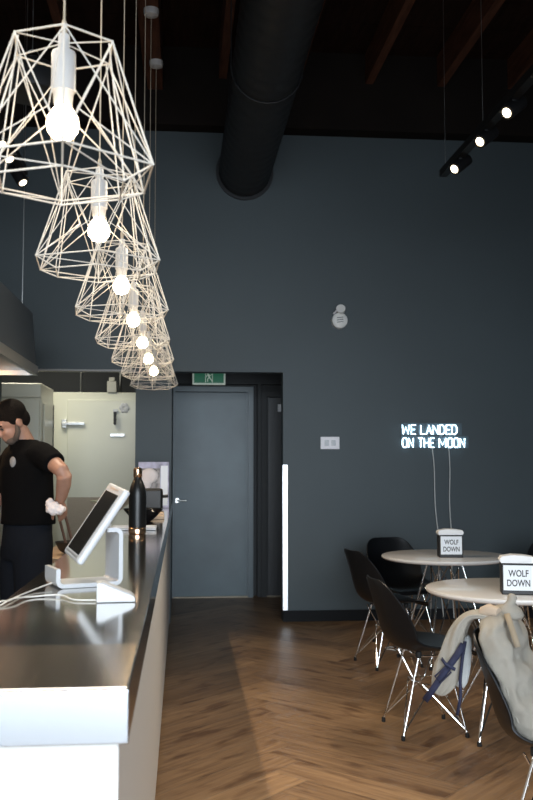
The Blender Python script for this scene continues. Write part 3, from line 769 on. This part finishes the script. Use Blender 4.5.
MB().box(.06, .115, -.004, .0, .02, .33).build('white_margin', M['card'], ps, smooth=False)
MB().box(-.115, .125, .02, .10, 0, .012).build('easel_foot', M['black'], ps, smooth=False)
mb = MB(); mb.ell((-.03, -.03, .25), (.07, .02, .06), n=12).ell((-.06, -.03, .19), (.05, .02, .06), n=12)
mb.build('crumpled_paper', M['cloth'], ps)
for i, (y, x, s) in enumerate(((6.15, -.185, .07), (5.98, -.17, .06))):
    o = MB().box(-s, s, -.05, .05, 0, .03 - .01 * i, .003).build('paper_stack', mat('tan_paper%d' % i, (.55, .42, .30), .7)); o.location = (x, y, CZ)
    tag(o, ['low tan paper stack beside the black printer on the counter', 'smaller tan paper stack just beyond the black bowl'][i], 'paper stack', 'paper stacks on the counter')
pd = MB().lathe([(.05, 0), (.06, .004), (.10, .018), (.102, .022), (.09, .018), (.01, .008)], 28).build('plate', mat('pale_green_plate', (.45, .52, .42), .4))

# ------------------------------------------------------------------ behind the counter
pt = thing('prep_table', 'tan-topped low prep table behind the counter beside the man', 'prep table', (-.70, 6.45, 0))
MB().box(-.20, .21, -.5, .6, .77, .80, .004).build('tabletop', M['tan'], pt)
MB().box(-.18, .19, -.48, .58, .28, .30, .003).build('shelf', M['steel2'], pt)
for a in (-.17, .18):
    for b in (-.46, .56): MB().rod((a, b, 0), (a, b, .77), .018, 10).build('leg', M['steel2'], pt)
pd.location = (-.56, 6.85, 1.10); tag(pd, 'pale green shallow plate on the black canister behind the bottle', 'plate')
cn = MB().lathe([(.055, 0), (.06, .005), (.06, .285), (.05, .3)], 24).build('canister', M['black']); cn.location = (-.56, 6.85, .80); tag(cn, 'black canister on the prep table under the pale green plate', 'canister')
wk = thing('wok', 'black pan with two long brown handles leaning on the prep table', 'pan', (-.70, 6.18, .80))
MB().lathe([(.03, 0), (.05, .004), (.09, .03), (.115, .08), (.118, .085), (.11, .08), (.08, .03), (.02, .012)], 28).build('pan', M['black'], wk)
for x in (0, .045): MB().rod((-.04 + x, .02, .03), (-.13 + x * .9, .05, .35), .009, 8).build('handle', M['stick'], wk)
bn = thing('steel_bin', 'tall stainless steel container standing between the man and the prep table', 'bin', (-.99, 6.55, 0))
MB().lathe([(.05, 0), (.062, .01), (.062, .86), (.066, .87), (.060, .875), (.056, .86), (.02, .85)], 28).build('body', M['steel2'], bn)
MB().tube([(.066 * cos(a), .066 * sin(a), .80) for a in [k * pi / 12 for k in range(24)]], .004, 6, closed=True).build('band', M['chrome'], bn)

# ------------------------------------------------------------------ man
man = thing('person', 'man in a black T-shirt and dark jeans, head bowed, hand on hip', 'person', (-.925, 5.72, 0), radians(35))
# local frame: faces -X, his left side is toward the camera (-Y)
def V(*a): return Vector(a)
mb = MB()
Zx = (0, 0, 1)
# trunk (axis up; rx along Y (width), ry along X)
def sec(x, y, z, wy, dx, ax=(0, 0, 1)): return ((x, y, z), wy, dx, ax)
mb.loft([sec(.0, 0, .84, .15, .10), sec(.005, 0, .92, .168, .115), sec(.0, 0, 1.02, .155, .115), sec(-.005, 0, 1.14, .15, .115), sec(-.005, 0, 1.28, .165, .12), sec(-.01, 0, 1.40, .175, .12), sec(-.01, 0, 1.475, .15, .095), sec(-.015, 0, 1.52, .09, .07)], 24, up=(1, 0, 0))
# neck and head (bowed)
mb.tube([(-.01, 0, 1.48), (-.045, 0, 1.555), (-.08, 0, 1.61)], [.068, .060, .060], 16)
Rh = Matrix.Rotation(radians(-36), 3, 'Y')
hc = V(-.115, 0, 1.640)
def hp(x, y, z): return hc + Rh @ V(x, y, z)
mb.ell(hp(.012, 0, .02), (.100, .076, .095), Rh, 24)
mb.ell(hp(-.035, 0, -.045), (.062, .060, .070), Rh, 20)
mb.ell(hp(-.062, 0, -.092), (.030, .034, .024), Rh, 14)
mb.ell(hp(-.085, 0, .022), (.018, .050, .012), Rh, 12)
mb.tube([hp(-.088, 0, .01), hp(-.108, 0, -.02), hp(-.112, 0, -.032), hp(-.092, 0, -.04)], [.008, .012, .014, .009], 10)
mb.ell(hp(-.090, 0, -.062), (.012, .024, .007), Rh, 10); mb.ell(hp(-.088, 0, -.074), (.012, .021, .007), Rh, 10)
for s in (-1, 1):
    mb.ell(hp(.008, s * .080, -.018), (.020, .009, .032), Rh, 12)
    mb.ell(hp(-.068, s * .032, -.03), (.022, .02, .02), Rh, 10)
# near (left) arm: shoulder -> elbow out behind -> hand on hip
def limb(pts, rs): mb.tube(pts, rs, 14)
sl = [V(-.01, -.175, 1.45), V(.0, -.24, 1.43), V(.01, -.33, 1.385), V(.02, -.405, 1.345)]
limb(sl, [.058, .054, .047, .042])
limb([V(.015, -.39, 1.36), V(.03, -.405, 1.32), V(.045, -.37, 1.27), V(.065, -.31, 1.205), V(.075, -.265, 1.165)], [.042, .045, .043, .034, .027])
def hand(base, d, n_, side, curl):
    """base wrist; d finger direction; n_ palm normal; side towards thumb"""
    d = Vector(d).normalized(); side = Vector(side).normalized(); n_ = Vector(n_).normalized()
    mb.tube([base, base + d * .03, base + d * .075], [.026, .034, .033], 12)
    for k, (o_, l_) in enumerate(((.026, .072), (.009, .080), (-.009, .075), (-.025, .058))):
        p = base + d * .078 + side * o_; dd = d.copy(); pts = [base + d * .05 + side * o_ * .8, p]; 
        for q in range(3):
            dd = (dd + n_ * curl).normalized(); p = p + dd * l_ / 3; pts.append(p.copy())
        mb.tube(pts, [.011, .0100, .0095, .009, .0075], 8)
    p = base + d * .02 + side * .022
    mb.tube([p, p + (side + d * .5) * .03, p + (side * .9 + d * 1.1 + n_ * .5) * .042, p + (side * .8 + d * 1.7 + n_ * .9) * .045], [.014, .013, .0115, .009], 8)
hand(V(.075, -.265, 1.165), (.45, .35, -.75), (0, 1, 0), (-.8, -.1, -.4), .3)
# far (right) arm reaching forward/down over the hob
limb([V(-.01, .185, 1.44), V(-.05, .235, 1.33), V(-.09, .25, 1.14)], [.058, .052, .042])
limb([V(-.09, .25, 1.15), V(-.19, .23, 1.08), V(-.32, .19, 1.05)], [.043, .040, .027])
hand(V(-.32, .19, 1.05), (-1, -.1, -.15), (0, 0, -1), (0, -1, .1), .3)
# legs
for s in (-1, 1):
    limb([V(.0, s * .088, .90), V(-.005, s * .10, .72), V(-.015, s * .105, .50), V(.0, s * .105, .30), V(.012, s * .105, .09)], [.098, .088, .062, .056, .042])
    mb.ell((-.05, s * .108, .045), (.13, .046, .042), n=14)
body = mb.build('body', M['skin'], man, ang=180)
mod(body, 'REMESH', mode='VOXEL', voxel_size=.0065, use_smooth_shade=True); mod(body, 'SMOOTH', factor=.6, iterations=4)
# hair, beard, eyes
mb = MB(); mb.ell(hp(.022, 0, .038), (.103, .083, .092), Rh, 24).ell(hp(.062, 0, -.015), (.058, .072, .065), Rh, 20).ell(hp(-.045, 0, .085), (.055, .06, .035), Rh, 16)
for s in (-1, 1): mb.ell(hp(.0, s * .070, .018), (.035, .014, .04), Rh, 10)
h = mb.build('hair', M['hair'], man, ang=180); mod(h, 'REMESH', mode='VOXEL', voxel_size=.007, use_smooth_shade=True); mod(h, 'SMOOTH', factor=.5, iterations=3)
mb = MB(); mb.ell(hp(-.05, 0, -.085), (.045, .052, .040), Rh, 16)
for s in (-1, 1): mb.tube([hp(-.005, s * .070, -.02), hp(-.02, s * .062, -.06), hp(-.055, s * .04, -.095)], [.012, .017, .02], 10)
mb.build('beard', M['beard'], man, ang=180)
for s in (-1, 1):
    MB().ell(hp(-.084, s * .03, .0), (.009, .010, .006), n=12).build('eye', M['ink'], man)
    MB().tube([hp(-.090, s * .014, .022), hp(-.092, s * .03, .027), hp(-.082, s * .048, .020)], .004, 6).build('eyebrow', M['hair'], man)
# T-shirt
mb = MB()
mb.loft([sec(.01, 0, 1.03, .188, .155), sec(.01, 0, 1.08, .185, .152), sec(.005, 0, 1.16, .178, .147), sec(-.003, 0, 1.26, .185, .148), sec(-.008, 0, 1.37, .198, .145), sec(-.008, 0, 1.45, .185, .128), sec(-.010, 0, 1.50, .140, .098), sec(-.025, 0, 1.535, .080, .076)], 28, up=(1, 0, 0))
limb([V(-.01, -.14, 1.45), V(-.005, -.20, 1.44), V(.005, -.27, 1.415), V(.012, -.325, 1.385)], [.078, .078, .073, .070])
limb([V(-.01, .14, 1.45), V(-.02, .20, 1.40), V(-.05, .245, 1.26), V(-.065, .25, 1.21)], [.075, .074, .068, .066])
sh = mb.build('t_shirt', M['shirt'], man, ang=180)
mod(sh, 'REMESH', mode='VOXEL', voxel_size=.010, use_smooth_shade=True); mod(sh, 'SMOOTH', factor=.6, iterations=4)
MB().ell((-.135, -.085, 1.40), (.012, .022, .032), Matrix.Rotation(radians(25), 3, 'Z'), 14).build('chest_print', M['logo'], man)
# jeans
mb = MB()
mb.loft([sec(.0, 0, .82, .195, .125), sec(.005, 0, .90, .20, .140), sec(.005, 0, 1.05, .166, .132)], 24, up=(1, 0, 0))
for s in (-1, 1): limb([V(.0, s * .086, .88), V(-.005, s * .098, .72), V(-.015, s * .103, .50), V(.0, s * .105, .30), V(.008, s * .105, .10)], [.118, .110, .088, .078, .072])
j = mb.build('jeans', M['jeans'], man, ang=180); mod(j, 'REMESH', mode='VOXEL', voxel_size=.011, use_smooth_shade=True); mod(j, 'SMOOTH', factor=.6, iterations=4)
for s in (-1, 1):
    mb = MB(); mb.ell((-.055, s * .108, .055), (.145, .055, .052), n=18).box(-.19, .085, s * .108 - .05, s * .108 + .05, 0, .025, .008); mb.build('shoe', M['black'], man, ang=60)
# cloth in his hand
rc = MB()
rc.ell((.0, 0, 0), (.048, .04, .05), n=18).ell((.045, .0, -.01), (.04, .035, .035), n=14).ell((-.02, .0, .03), (.03, .03, .035), n=12)
rg = rc.build('cloth', M['cloth'], ang=180); mod(rg, 'REMESH', mode='VOXEL', voxel_size=.006, use_smooth_shade=True)
tx = bpy.data.textures.new('crumple', 'CLOUDS'); tx.noise_scale = .03
mod(rg, 'DISPLACE', texture=tx, strength=.03)
rg.location = (-.742, 5.49, 1.135); rg.scale = (.85, .85, .85); tag(rg, 'crumpled white cloth held in the man\'s hand at his hip', 'cloth')
